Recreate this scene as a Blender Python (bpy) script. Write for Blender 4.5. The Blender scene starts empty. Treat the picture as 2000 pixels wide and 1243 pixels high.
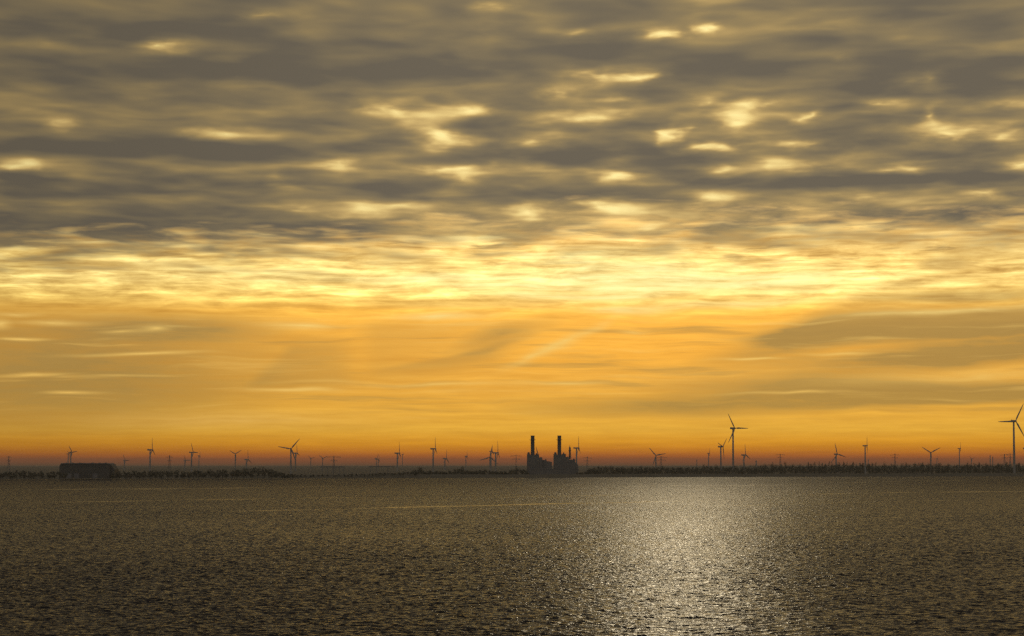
import bpy, math, random
import numpy as np
from mathutils import Vector, Matrix

# ------------------------------------------------------------------ camera
SC = bpy.context.scene
COL = SC.collection
F = 4500.0                 # focal length in pixels of the 2000 px wide photograph
HZ = 908.0                 # row of the true horizon
CAM_H = 24.0               # deck height above the water
PITCH = math.atan((HZ - 621.5) / F)
cam_data = bpy.data.cameras.new('camera')
cam_data.sensor_width = 36.0
cam_data.lens = 36.0 * F / 2000.0
cam_data.clip_start = 1.0
cam_data.clip_end = 200000.0
cam = bpy.data.objects.new('camera', cam_data)
COL.objects.link(cam)
cam.location = (0, 0, CAM_H)
cam.rotation_euler = (math.radians(90) + PITCH, 0, 0)
SC.camera = cam

# ------------------------------------------------------------------ render settings
SC.render.engine = 'CYCLES'
SC.view_settings.view_transform = 'Standard'
SC.view_settings.look = 'None'
SC.view_settings.gamma = 1.0
SC.view_settings.exposure = 0.0
SC.cycles.max_bounces = 4
SC.cycles.diffuse_bounces = 1
SC.cycles.glossy_bounces = 2
SC.cycles.volume_bounces = 0
SC.cycles.transmission_bounces = 0
SC.cycles.caustics_reflective = False
SC.cycles.use_denoising = False
SC.cycles.sample_clamp_indirect = 4.0

SUN_AZ = math.atan((1368 - 1000) / F)      # bearing of the hidden sun, right of centre
SUN_EL = math.radians(12.0)

def lin(r, g, b):
    return tuple(((c / 255 / 12.92) if c / 255 <= 0.04045 else ((c / 255 + 0.055) / 1.055) ** 2.4) for c in (r, g, b)) + (1.0,)

# ------------------------------------------------------------------ sky (bearing / elevation based, at infinity)
def sky_pos(px, py):
    """bearing and elevation of a spot of sky, in the sky's own units"""
    x, y, z = px - 1000.0, F, 621.5 - py
    c, s = math.cos(PITCH), math.sin(PITCH)
    Y = y * c - z * s
    Z = y * s + z * c
    return math.atan2(x, Y) * 4.5, Z / math.hypot(x, Y) * 4.5

class NT:
    def __init__(self, tree):
        self.t = tree; self.n = tree.nodes; self.l = tree.links
    def node(self, kind, **kw):
        nd = self.n.new(kind)
        for k, v in kw.items(): setattr(nd, k, v)
        return nd
    def put(self, sock, v):
        if v is None: return
        if isinstance(v, bpy.types.NodeSocket): self.l.new(v, sock)
        else: sock.default_value = v
    def m(self, op, a, b=None, c=None, clamp=False):
        nd = self.node('ShaderNodeMath', operation=op, use_clamp=clamp)
        self.put(nd.inputs[0], a); self.put(nd.inputs[1], b); self.put(nd.inputs[2], c)
        return nd.outputs[0]
    def v(self, op, a, b=None, c=None, out=0):
        nd = self.node('ShaderNodeVectorMath', operation=op)
        self.put(nd.inputs[0], a); self.put(nd.inputs[1], b)
        if c is not None: self.put(nd.inputs[2], c)
        return nd.outputs[out]
    def xyz(self, x, y, z=0.0):
        nd = self.node('ShaderNodeCombineXYZ')
        self.put(nd.inputs[0], x); self.put(nd.inputs[1], y); self.put(nd.inputs[2], z)
        return nd.outputs[0]
    def sep(self, v):
        nd = self.node('ShaderNodeSeparateXYZ'); self.put(nd.inputs[0], v)
        return nd.outputs
    def step(self, val, a, b, lo=0.0, hi=1.0):
        nd = self.node('ShaderNodeMapRange', interpolation_type='SMOOTHSTEP')
        self.put(nd.inputs['Value'], val); self.put(nd.inputs['From Min'], a); self.put(nd.inputs['From Max'], b)
        self.put(nd.inputs['To Min'], lo); self.put(nd.inputs['To Max'], hi)
        return nd.outputs[0]
    def noise(self, vec, scale=1.0, detail=3.0, rough=0.5, dist=0.0, out=0, lac=2.0):
        nd = self.node('ShaderNodeTexNoise')
        self.put(nd.inputs['Vector'], vec)
        nd.inputs['Scale'].default_value = scale; nd.inputs['Detail'].default_value = detail
        nd.inputs['Roughness'].default_value = rough; nd.inputs['Distortion'].default_value = dist
        nd.inputs['Lacunarity'].default_value = lac
        return nd.outputs[out]
    def ramp(self, val, stops, interp='LINEAR'):
        nd = self.node('ShaderNodeValToRGB')
        cr = nd.color_ramp; cr.interpolation = interp
        stops = sorted(stops, key=lambda s: s[0])
        cr.elements[0].position = stops[0][0]; cr.elements[0].color = stops[0][1]
        cr.elements[1].position = stops[-1][0]; cr.elements[1].color = stops[-1][1]
        for p, c in stops[1:-1]:
            e = cr.elements.new(p); e.color = c
        self.put(nd.inputs[0], val)
        return nd.outputs[0]
    def mix(self, f, a, b, mode='MIX'):
        nd = self.node('ShaderNodeMix', data_type='RGBA', blend_type=mode)
        self.put(nd.inputs[0], f); self.put(nd.inputs[6], a); self.put(nd.inputs[7], b)
        return nd.outputs[2]
    def blob(self, q, px, py, hw, hh, tilt=0.0):
        """soft ellipse in the sky centred on a bearing / elevation"""
        cx, cy = sky_pos(px, py)
        nd = self.node('ShaderNodeMapping', vector_type='TEXTURE')
        self.put(nd.inputs[0], q)
        nd.inputs['Location'].default_value = (cx, cy, 0)
        nd.inputs['Rotation'].default_value = (0, 0, math.radians(tilt))
        nd.inputs['Scale'].default_value = (hw / 1000.0, hh / 1000.0, 1)
        g = self.node('ShaderNodeTexGradient', gradient_type=self.soft)
        self.put(g.inputs[0], nd.outputs[0])
        return g.outputs['Fac']
    def blobs(self, q, items, kx=1.0, ky=1.0, soft='QUADRATIC_SPHERE'):
        self.soft = soft
        acc = 0.0
        for it in items:
            px, py, hw, hh, st = it[:5]
            acc = self.m('MULTIPLY_ADD', self.blob(q, px, py, hw * kx, hh * ky, it[5] if len(it) > 5 else 0.0), st, acc)
        return acc

def build_world():
    w = bpy.data.worlds.new('World'); SC.world = w; w.use_nodes = True
    w.node_tree.nodes.clear()
    N = NT(w.node_tree)
    d = N.node('ShaderNodeTexCoord').outputs['Generated']
    X, Y, Z = N.sep(d)
    az = N.m('MULTIPLY', N.m('ARCTAN2', X, Y), 4.5)
    hl = N.m('MAXIMUM', N.m('SQRT', N.m('ADD', N.m('MULTIPLY', X, X), N.m('MULTIPLY', Y, Y))), 0.02)
    el = N.m('MULTIPLY', N.m('DIVIDE', Z, hl), 4.5)        # 0 at the horizon, about 0.91 at the top of the frame
    q = N.xyz(az, el, 0.0)
    # perspective cloud-ceiling coordinates: cells shrink and flatten towards the horizon
    inv = N.m('DIVIDE', 1.0, N.m('ADD', N.m('MAXIMUM', el, 0.0), 0.55))
    ceil_ = N.xyz(N.m('MULTIPLY', az, inv), N.m('MULTIPLY', inv, 2.4), 0.0)
    # domain warp
    wn = N.noise(N.v('MULTIPLY', q, (5.0, 14.0, 1.0)), 1.0, 2.5, 0.5, out=1)
    w1 = N.v('MULTIPLY', N.v('SUBTRACT', wn, (0.5, 0.5, 0.5)), (0.11, 0.036, 0.0))
    qw = N.v('ADD', q, w1)
    w2 = N.v('MULTIPLY', N.v('SUBTRACT', wn, (0.5, 0.5, 0.5)), (0.085, 0.02, 0.0))
    qs = N.v('ADD', q, w2)
    wf = N.noise(N.v('MULTIPLY', q, (16.0, 40.0, 1.0)), 1.0, 2.5, 0.55, out=1)
    qw2 = N.v('ADD', qw, N.v('MULTIPLY', N.v('SUBTRACT', wf, (0.5, 0.5, 0.5)), (0.09, 0.020, 0.0)))
    # noises
    big = N.noise(N.v('MULTIPLY', ceil_, (3.6, 7.5, 1.0)), 1.0, 2.0, 0.45, 0.3)
    mid = N.noise(N.v('ADD', N.v('MULTIPLY', ceil_, (7.5, 19.0, 1.0)), (7.3, 2.1, 0)), 1.0, 2.2, 0.45, 0.2)
    fine = N.noise(N.v('MULTIPLY', qs, (11.0, 60.0, 1.0)), 1.0, 5.0, 0.62, 0.25)
    hair = N.noise(N.v('MULTIPLY', qs, (4.0, 95.0, 1.0)), 1.0, 4.0, 0.6, 0.15)
    # ---- clear glow behind the clouds
    E = lambda py: (HZ - py) / 1000.0 + 0.0
    glow = N.ramp(el, [
        (0.000, lin(140, 68, 20)), (E(902), lin(204, 88, 10)), (E(894), lin(226, 108, 4)),
        (E(882), lin(232, 138, 6)), (E(866), lin(244, 164, 28)), (E(840), lin(244, 182, 60)),
        (E(805), lin(240, 178, 64)), (E(760), lin(230, 168, 64)), (E(700), lin(237, 170, 62)),
        (E(640), lin(240, 174, 66)), (E(608), lin(246, 184, 74)), (E(585), lin(252, 208, 106)),
        (E(550), lin(254, 220, 128)), (E(510), lin(246, 212, 124)), (E(470), lin(228, 190, 112)),
        (E(400), lin(225, 190, 118)), (1.0, lin(200, 170, 112))], 'LINEAR')
    # bearing falloff: strongest above the hidden sun
    side = N.m('ABSOLUTE', N.m('SUBTRACT', az, 0.3))
    fall = N.step(side, 0.35, 1.6, 1.0, 0.68)
    far = N.step(side, 1.4, 9.0, 1.0, 0.22)
    glow = N.v('MULTIPLY', glow, N.v('MULTIPLY', N.xyz(fall, fall, fall), N.xyz(far, far, far)))
    # a real sky model underneath, for the parts that are away from the glow
    st = N.node('ShaderNodeTexSky', sky_type='NISHITA')
    st.sun_disc = False; st.sun_elevation = SUN_EL; st.sun_rotation = SUN_AZ
    st.air_density = 2.0; st.dust_density = 6.0
    nish = N.v('MULTIPLY', st.outputs[0], (0.006, 0.006, 0.006))
    glow = N.v('ADD', glow, nish)
    # ---- veil: fine streaks of the bright band and lower sky
    band = N.m('MULTIPLY', N.step(el, E(640), E(560)), N.step(el, E(400), E(480)))
    streak = N.m('ADD', N.m('MULTIPLY', N.m('SUBTRACT', fine, 0.5), 1.5), N.m('MULTIPLY', N.m('SUBTRACT', mid, 0.5), 0.9))
    amp = N.m('ADD', N.m('MULTIPLY', band, 0.95), 0.12)
    gain = N.m('ADD', 1.0, N.m('MULTIPLY', streak, amp))
    hairg = N.m('ADD', 1.0, N.m('MULTIPLY', N.m('SUBTRACT', hair, 0.5), N.m('MULTIPLY_ADD', band, 0.55, 0.40)))
    gain = N.m('MULTIPLY', gain, hairg)
    gb = N.m('POWER', gain, 1.5)
    glow = N.v('MULTIPLY', glow, N.xyz(gain, N.m('MULTIPLY', gain, N.m('POWER', gain, 0.25)), gb))
    # dull veils below the band
    D = N.blobs(qs, DARK_LOW, 1.0, 1.15, 'SPHERICAL')
    def side_of(x0, y0, x1, y1, soft):
        # smooth 0..1 across a straight cloud edge; 1 on the right-hand side of the edge run
        a = sky_pos(x0, y0); b = sky_pos(x1, y1)
        dx, dy = b[0] - a[0], b[1] - a[1]; L = math.hypot(dx, dy)
        nx, ny = dy / L, -dx / L
        dd = N.v('DOT_PRODUCT', N.v('SUBTRACT', qs, (a[0], a[1], 0.0)), (nx, ny, 0.0), out=1)
        return N.step(dd, -soft, soft)
    def panel(edges, st):
        acc = st
        for e in edges: acc = N.m('MULTIPLY', acc, side_of(*e))
        return acc
    D = N.m('ADD', D, panel([(730, 760, 718, 620, .03), (700, 628, 1100, 628, .010), (1040, 600, 800, 760, .14), (1000, 744, 600, 744, .03)], .34))
    D = N.m('ADD', D, panel([(488, 752, 580, 655, .016), (520, 668, 760, 655, .02), (700, 600, 700, 780, .05), (800, 755, 400, 755, .012)], .34))
    D = N.m('ADD', D, panel([(820, 706, 1130, 630, .006), (1060, 630, 930, 720, .03), (1000, 720, 700, 720, .025)], .40))
    D = N.m('ADD', D, panel([(1430, 658, 1620, 606, .03), (1600, 610, 2400, 600, .016), (2000, 668, 1430, 664, .026)], .62))
    D = N.m('ADD', D, panel([(1380, 706, 1480, 660, .02), (2000, 664, 1400, 700, .05), (2000, 690, 1380, 706, .02)], .45))
    D = N.m('MULTIPLY', D, N.m('ADD', 0.10, N.m('ADD', N.m('MULTIPLY', fine, 0.9), N.m('MULTIPLY', hair, 0.9))), clamp=True)
    D = N.m('MULTIPLY', D, 0.78)
    wis = N.noise(N.v('ADD', N.v('MULTIPLY', qs, (5.5, 46.0, 1.0)), (1.7, 8.3, 0)), 1.0, 4.0, 0.6, 0.35)
    wis = N.m('MULTIPLY', N.step(wis, 0.50, 0.72), N.m('MULTIPLY', N.step(el, E(600), E(540)), N.step(el, E(570), E(480), 0.35, 0.85)))
    D = N.m('MAXIMUM', D, wis)
    low = N.noise(N.v('ADD', N.v('MULTIPLY', qs, (2.6, 58.0, 1.0)), (4.7, 3.3, 0)), 1.0, 4.0, 0.58, 0.2)
    lowm = N.m('MULTIPLY', N.step(el, E(850), E(780)), N.step(el, E(610), E(640)))
    D = N.m('MAXIMUM', D, N.m('MULTIPLY', N.m('MULTIPLY', N.step(low, 0.46, 0.72), lowm), 0.5))
    veilc = N.ramp(el, [(0.0, lin(150, 92, 40)), (E(800), lin(170, 136, 70)), (E(650), lin(148, 126, 76)), (E(540), lin(196, 152, 80)), (E(480), lin(160, 132, 82)), (1.0, lin(110, 96, 72))])
    col = N.mix(D, glow, veilc)
    B = N.blobs(qs, LIGHT_LOW, 1.1, 1.2)
    B = N.m('MULTIPLY', B, N.m('MAXIMUM', N.m('ADD', -0.45, N.m('ADD', N.m('MULTIPLY', hair, 1.5), N.m('MULTIPLY', fine, 1.1))), 0.0), clamp=True)
    B = N.m('MAXIMUM', N.m('MULTIPLY', B, 0.9), N.m('MULTIPLY', N.m('MULTIPLY', N.step(low, 0.46, 0.24), lowm), 0.40))
    lightc = N.ramp(el, [(0.0, lin(236, 180, 90)), (E(800), lin(246, 196, 98)), (E(650), lin(253, 208, 112)), (E(540), lin(255, 240, 160)), (1.0, lin(255, 236, 160))])
    col = N.mix(B, col, lightc)
    tex = N.m('ADD', N.m('MULTIPLY', N.m('SUBTRACT', fine, 0.5), 0.7), N.m('MULTIPLY', N.m('SUBTRACT', hair, 0.5), 0.9))
    lift = N.m('MULTIPLY_ADD', band, 0.07, 1.0)
    tex = N.m('MULTIPLY_ADD', tex, N.m('MULTIPLY', band, 0.62), 1.0)
    tex = N.m('MULTIPLY', tex, lift)
    col = N.v('MULTIPLY', col, N.xyz(tex, N.m('POWER', tex, 1.3), N.m('POWER', tex, 1.9)))
    # ---- grey cloud ceiling
    edge_az = N.m('MULTIPLY_ADD', N.step(az, -1.0, 0.35), 0.052, N.m('MULTIPLY_ADD', N.m('SUBTRACT', N.noise(N.v('MULTIPLY', q, (5.0, 2.0, 1.0)), 1.0, 3.0, 0.5), 0.5), 0.07, 0.0))
    eshift = N.m('ADD', N.m('SUBTRACT', el, edge_az), N.m('MULTIPLY', N.m('SUBTRACT', fine, 0.5), 0.10))
    eshift = N.m('ADD', eshift, N.m('MULTIPLY', N.m('SUBTRACT', mid, 0.5), -0.16))
    deck = N.step(eshift, E(548), E(452))
    dens = N.m('ADD', N.m('MULTIPLY', big, 0.62), N.m('MULTIPLY', mid, 0.86))      # ~0.82 average
    dens = N.m('ADD', dens, N.m('MULTIPLY', N.m('SUBTRACT', fine, 0.5), 0.07))
    rown = N.noise(N.v('MULTIPLY', q, (1.6, 3.0, 1.0)), 1.0, 2.0, 0.5)
    rowe = N.m('ADD', N.sep(qw)[1], N.m('MULTIPLY', N.m('SUBTRACT', rown, 0.5), 0.09))
    rows = [(480, 0), (446, .11), (412, -.11), (390, .0), (366, .12), (331, -.12), (300, .12), (266, -.07), (246, -.02), (222, -.09), (176, .06), (130, .08), (90, -.05), (56, .05), (16, -.02), (-30, .05), (-70, -.04)]
    rowv = N.ramp(rowe, [(E(y), (0.5 + v * 2,) * 3 + (1,)) for y, v in rows], 'EASE')
    dens = N.m('ADD', dens, N.m('MULTIPLY', N.m('SUBTRACT', rowv, 0.5), 0.42))
    gaps = N.blobs(qw2, GAPS, 1.05, 1.30)
    halo = N.blobs(qw, GAPS, 1.9, 2.6)
    darks = N.blobs(qw, DARKS, 1.0, 1.25, 'SPHERICAL')
    mot = N.noise(N.v('MULTIPLY', qs, (9.0, 42.0, 1.0)), 1.0, 3.0, 0.5, 0.2)
    dens = N.m('SUBTRACT', dens, N.m('MULTIPLY', gaps, N.m('MULTIPLY_ADD', mot, 1.7, -0.28)))
    dens = N.m('SUBTRACT', dens, N.m('MULTIPLY', halo, 0.12))
    rip = N.noise(N.v('ADD', N.v('MULTIPLY', qs, (8.0, 30.0, 1.0)), (3.1, 5.7, 0)), 1.0, 3.0, 0.55, 0.3)
    ripw0 = N.step(az, -0.9, 0.4, 0.15, 0.85)
    ripw = N.m('MULTIPLY', N.step(el, E(60), E(240)), N.step(el, E(520), E(440), 0.0, 1.0))
    dens = N.m('SUBTRACT', dens, N.m('MULTIPLY', N.m('MULTIPLY', N.m('SUBTRACT', rip, 0.46), N.m('MULTIPLY', ripw, ripw0)), 0.50))
    dens = N.m('ADD', dens, N.m('MULTIPLY', darks, 0.27))
    dens = N.m('ADD', dens, N.step(el, E(330), E(60), 0.0, 0.06))
    deckc = N.ramp(dens, [(0.08, lin(255, 232, 156)), (0.30, lin(228, 196, 124)), (0.46, lin(184, 154, 98)),
                          (0.60, lin(150, 129, 88)), (0.74, lin(129, 114, 86)), (0.88, lin(114, 103, 83)), (1.0, lin(101, 93, 80))], 'B_SPLINE')
    tone = N.step(az, -1.1, 0.0, 0.84, 1.10)
    tone = N.m('MULTIPLY', tone, N.step(side, 2.0, 12.0, 1.0, 0.45))
    deckc = N.v('MULTIPLY', deckc, N.xyz(tone, tone, N.m('MULTIPLY', tone, 1.0)))
    high = N.step(el, 0.90, 1.5)                       # ceiling closes overhead
    deckc = N.mix(high, deckc, lin(66, 60, 57))
    col = N.mix(deck, col, deckc)
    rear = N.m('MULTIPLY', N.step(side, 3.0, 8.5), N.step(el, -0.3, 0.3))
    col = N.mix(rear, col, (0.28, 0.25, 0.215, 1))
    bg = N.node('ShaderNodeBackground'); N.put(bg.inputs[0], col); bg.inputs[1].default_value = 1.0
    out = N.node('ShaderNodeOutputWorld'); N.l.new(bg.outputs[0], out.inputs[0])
    w.cycles.sampling_method = 'MANUAL'; w.cycles.sample_map_resolution = 1024

# gaps in the ceiling: bearing px, elevation px, half width, half height, strength, tilt
GAPS = [(330, 90, 130, 24, .85), (505, 34, 90, 22, .55), (110, 240, 60, 26, .35), (440, 258, 110, 19, .6), (370, 260, 60, 18, .35),
 (40, 330, 120, 17, .75), (780, 220, 120, 34, .85), (905, 213, 90, 24, .75), (865, 270, 95, 38, .85), (655, 322, 90, 26, .6),
 (880, 330, 150, 18, .7), (885, 352, 70, 34, .45), (545, 352, 80, 34, .4, -30), (700, 418, 120, 22, .6), (590, 412, 90, 22, .5),
 (960, 12, 90, 26, .5), (950, 62, 120, 40, .4), (1290, 68, 70, 20, .95), (1378, 58, 44, 17, .8), (1125, 66, 110, 26, .5, 4),
 (1165, 150, 125, 32, 1.0), (1240, 152, 60, 22, .8), (1085, 188, 80, 26, .6), (1150, 230, 130, 22, .9, 3), (1200, 200, 90, 16, .5),
 (1050, 277, 100, 26, .65), (1312, 262, 36, 30, .75), (1300, 280, 40, 18, .4), (1400, 287, 120, 22, 1.05), (1440, 244, 50, 18, .8), (1462, 208, 80, 16, .75),
 (1370, 205, 60, 18, .5), (1420, 225, 46, 24, .6), (1560, 285, 80, 16, .8), (1585, 226, 40, 18, .55), (1825, 225, 30, 32, .6, -40),
 (1865, 262, 140, 28, 1.0), (1970, 268, 90, 22, .6), (1970, 205, 90, 16, .5), (1715, 198, 80, 12, .55), (1200, 342, 90, 30, .85, 12),
 (1420, 330, 80, 20, .6), (1500, 325, 60, 36, .5), (1580, 330, 130, 26, .6), (1750, 329, 130, 20, .9), (1995, 325, 90, 22, .8),
 (1180, 405, 100, 24, .85), (1385, 390, 110, 20, .7), (1035, 415, 80, 28, .8), (1915, 382, 70, 16, .5), (1700, 385, 110, 22, .3),
 (1820, 160, 50, 28, .4), (1650, 115, 40, 14, .3), (1620, 50, 260, 50, .28), (1380, 20, 200, 30, .15), (480, 170, 200, 24, .2),
 (260, 180, 120, 24, .2), (930, 440, 200, 26, .5), (1230, 440, 160, 22, .7), (770, 400, 140, 16, .35), (100, 90, 120, 24, .2), (1590, 408, 100, 26, .35)]
DARKS = [(60, 58, 260, 36, .9), (350, 55, 240, 26, .7), (200, 135, 220, 50, .8), (560, 130, 280, 50, .5), (300, 290, 340, 30, .9),
 (90, 290, 180, 26, .8), (870, 108, 140, 44, .8), (1000, 240, 150, 70, 1.1), (1150, 98, 210, 36, 1.0), (1500, 130, 300, 60, .5),
 (420, 368, 240, 60, .6), (150, 390, 260, 60, .5), (1330, 310, 330, 28, 1.1), (1650, 350, 420, 34, 1.1), (1880, 300, 240, 30, 1.0),
 (1590, 250, 160, 50, .9), (1370, 250, 70, 30, .5), (640, 447, 170, 28, 1.0), (1830, 428, 320, 18, 1.0), (1070, 370, 180, 34, .8), (790, 370, 150, 24, .5),
 (130, 210, 300, 26, .5), (1900, 150, 220, 70, .4), (680, 185, 200, 50, .4), (560, 285, 240, 40, .3), (1010, 180, 90, 24, .4), (200, 460, 420, 40, .9), (1830, 30, 260, 50, .5)]
DARK_LOW = [(1780, 642, 420, 30, .6, 1.5), (1960, 622, 420, 24, .4, 2), (1560, 652, 170, 20, .5, 6), (1500, 690, 200, 30, .5, 10),
 (1880, 697, 480, 28, 1.5, 3), (1620, 755, 420, 28, 1.3), (1900, 764, 380, 22, 1.3, 1), (1380, 792, 460, 26, 1.2, 1), (1800, 784, 340, 12, .9, 2),
 (980, 655, 130, 22, .6, 14), (150, 700, 560, 130, 1.0), (60, 780, 500, 70, .5),
 (330, 640, 260, 30, .6), (790, 505, 130, 22, .8), (210, 522, 200, 16, .8, 2), (390, 512, 160, 14, .5, 6), (1870, 578, 220, 14, .8), (1620, 522, 170, 14, .5),
 (1850, 516, 60, 14, .9), (1480, 468, 260, 20, .6), (1720, 468, 420, 46, .62), (1300, 478, 260, 30, .3), (600, 495, 300, 14, .4), (550, 548, 80, 12, .5), (1200, 487, 160, 20, .5), (800, 592, 200, 12, .5), (860, 470, 160, 14, .4), (960, 600, 200, 12, .4)]
LIGHT_LOW = [(590, 637, 160, 11, 1.1), (300, 641, 50, 12, .9), (0, 631, 30, 14, 1.1), (110, 628, 120, 8, .8), (240, 646, 60, 6, .8), (50, 660, 90, 5, 1.5), (280, 692, 220, 6, 1.0, 1),
 (60, 731, 120, 6, 1.6, .5), (140, 768, 90, 6, 1.1), (570, 760, 160, 7, 1.4), (850, 752, 280, 7, .9), (450, 820, 420, 26, .8), (1100, 748, 160, 6, 1.1),
 (1462, 702, 90, 4, 1.2), (1640, 690, 120, 5, .9, 1), (1110, 664, 170, 13, .75, 25), (1050, 692, 150, 18, .7, 23), (1240, 648, 60, 6, .9), (860, 618, 170, 12, 1.3), (1230, 606, 130, 12, 1.1),
 (1560, 768, 240, 5, 1.0), (1900, 735, 420, 22, .9, 2), (1850, 608, 360, 10, .8, 2), (1420, 594, 360, 12, 1.0, 2), (1240, 552, 560, 70, 1.2), (1100, 578, 360, 16, .8), (820, 545, 400, 18, .7), (1250, 525, 260, 14, .7), (1500, 540, 300, 12, .6), (1000, 560, 260, 10, .6), (1560, 556, 420, 30, .8),
 (560, 540, 560, 50, .35), (1150, 500, 260, 24, .6), (940, 462, 150, 20, .7), (1500, 446, 240, 14, .6), (640, 745, 160, 5, .6), (1350, 735, 400, 40, .25), (30, 612, 70, 6, .7)]
build_world()

# ------------------------------------------------------------------ the low sun behind the cloud ceiling
sun_data = bpy.data.lights.new('sun', 'SUN')
sun_data.energy = 0.023
sun_data.angle = math.radians(2.0)
sun_data.color = (1.0, 0.82, 0.53)
sun = bpy.data.objects.new('sun', sun_data); COL.objects.link(sun)
sd = Vector((math.sin(SUN_AZ) * math.cos(SUN_EL), math.cos(SUN_AZ) * math.cos(SUN_EL), math.sin(SUN_EL)))
sun.rotation_euler = (-sd).to_track_quat('-Z', 'Y').to_euler()

# ------------------------------------------------------------------ materials
def principled(name, rgb, rough=0.7, metal=0.0, var=0.25, scale=0.2, rgb2=None):
    m = bpy.data.materials.new(name); m.use_nodes = True
    N = NT(m.node_tree)
    b = m.node_tree.nodes['Principled BSDF']
    co = N.node('ShaderNodeTexCoord').outputs['Object']
    n = N.noise(co, scale, 4.0, 0.6)
    c2 = rgb2 or tuple(c * (1 - var) for c in rgb)
    N.put(b.inputs['Base Color'], N.ramp(n, [(0.3, c2 + (1,)), (0.7, rgb + (1,))]))
    b.inputs['Roughness'].default_value = rough; b.inputs['Metallic'].default_value = metal
    return m
M_WHITE = principled('turbine_paint', (0.24, 0.24, 0.235), 0.5, var=0.08, scale=0.05)
M_CLAD = principled('grey_cladding', (0.15, 0.15, 0.15), 0.6, var=0.3, scale=0.08)
M_DARKCLAD = principled('dark_cladding', (0.085, 0.085, 0.08), 0.7, var=0.35, scale=0.06)
M_STACK = principled('stack_steel', (0.13, 0.13, 0.13), 0.55, var=0.3, scale=0.1)
M_STEEL = principled('galvanised_steel', (0.22, 0.22, 0.22), 0.5, metal=0.3, var=0.2, scale=1.0)
M_ROOF = principled('roof_sheet', (0.16, 0.16, 0.17), 0.6, var=0.3, scale=0.1)
M_BARK = principled('bark', (0.10, 0.08, 0.06), 0.9, var=0.4, scale=1.0)
M_LEAF = principled('twigs_and_leaves', (0.12, 0.11, 0.08), 0.9, scale=0.15, rgb2=(0.07, 0.075, 0.05))
M_CONC = principled('concrete', (0.28, 0.27, 0.25), 0.8, var=0.3, scale=0.3)

# ------------------------------------------------------------------ helpers
FH = math.hypot(F, HZ - 621.5)
random.seed(11)
rng = np.random.default_rng(5)

def at(px, Y, py=None):
    """world point on the bearing of photo column px, Y metres out; height from row py"""
    return Vector(((px - 1000.0) / FH * Y, Y, 0.0 if py is None else CAM_H + (HZ - py) / FH * Y))

class MB:
    def __init__(self): self.v = []; self.f = []; self.sm = []
    def add(self, vs, fs, smooth=False):
        o = len(self.v); self.v += [tuple(v) for v in vs]
        self.f += [tuple(i + o for i in f) for f in fs]; self.sm += [smooth] * len(fs)
    def box(self, x0, x1, y0, y1, z0, z1):
        vs = [(x, y, z) for z in (z0, z1) for y in (y0, y1) for x in (x0, x1)]
        self.add(vs, [(0, 2, 3, 1), (4, 5, 7, 6), (0, 1, 5, 4), (2, 6, 7, 3), (0, 4, 6, 2), (1, 3, 7, 5)])
    def bar(self, p, q, w):
        p, q = Vector(p), Vector(q); d = (q - p).normalized()
        a = d.orthogonal().normalized() * w / 2; b = d.cross(a)
        vs = [e + s for e in (p, q) for s in (a + b, a - b, -a - b, b - a)]
        self.add(vs, [(0, 1, 2, 3), (7, 6, 5, 4)] + [(i, i + 4, (i + 1) % 4 + 4, (i + 1) % 4) for i in range(4)])
    def lathe(self, prof, axis='Z', seg=20, org=(0, 0, 0), smooth=True):
        vs = []; fs = []
        for r, h in prof:
            for k in range(seg):
                a = 2 * math.pi * k / seg
                c, s = r * math.cos(a), r * math.sin(a)
                p = (c, s, h) if axis == 'Z' else (h, c, s)
                vs.append((p[0] + org[0], p[1] + org[1], p[2] + org[2]))
        for j in range(len(prof) - 1):
            for k in range(seg):
                fs.append((j * seg + k, j * seg + (k + 1) % seg, (j + 1) * seg + (k + 1) % seg, (j + 1) * seg + k))
        fs.append(tuple(range(seg - 1, -1, -1))); fs.append(tuple(range((len(prof) - 1) * seg, len(prof) * seg)))
        self.add(vs, fs, smooth)
    def build(self, name, mat, parent=None):
        me = bpy.data.meshes.new(name); me.from_pydata(self.v, [], self.f); me.update()
        me.polygons.foreach_set('use_smooth', self.sm)
        me.materials.append(mat)
        o = bpy.data.objects.new(name, me); COL.objects.link(o)
        if parent is not None: o.parent = parent
        return o

def tag(o, label=None, cat=None, group=None, kind=None):
    if label: o['label'] = label
    if cat: o['category'] = cat
    if group: o['group'] = group
    if kind: o['kind'] = kind
    return o

def thing(name, loc, label, cat, group=None, rz=0.0):
    o = bpy.data.objects.new(name, None); COL.objects.link(o)
    o.location = loc; o.rotation_euler = (0, 0, rz); o.empty_display_size = 5
    return tag(o, label, cat, group)

def mesh_np(name, verts, quads, mat, smooth=False):
    me = bpy.data.meshes.new(name)
    nv, nf = len(verts), len(quads)
    me.vertices.add(nv); me.vertices.foreach_set('co', np.ascontiguousarray(verts, dtype=np.float32).ravel())
    me.loops.add(nf * 4); me.loops.foreach_set('vertex_index', np.ascontiguousarray(quads, dtype=np.int32).ravel())
    me.polygons.add(nf); me.polygons.foreach_set('loop_start', np.arange(0, nf * 4, 4, dtype=np.int32))
    me.update(calc_edges=True)
    me.polygons.foreach_set('use_smooth', np.full(nf, smooth))
    me.materials.append(mat)
    o = bpy.data.objects.new(name, me); COL.objects.link(o)
    return o

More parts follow.
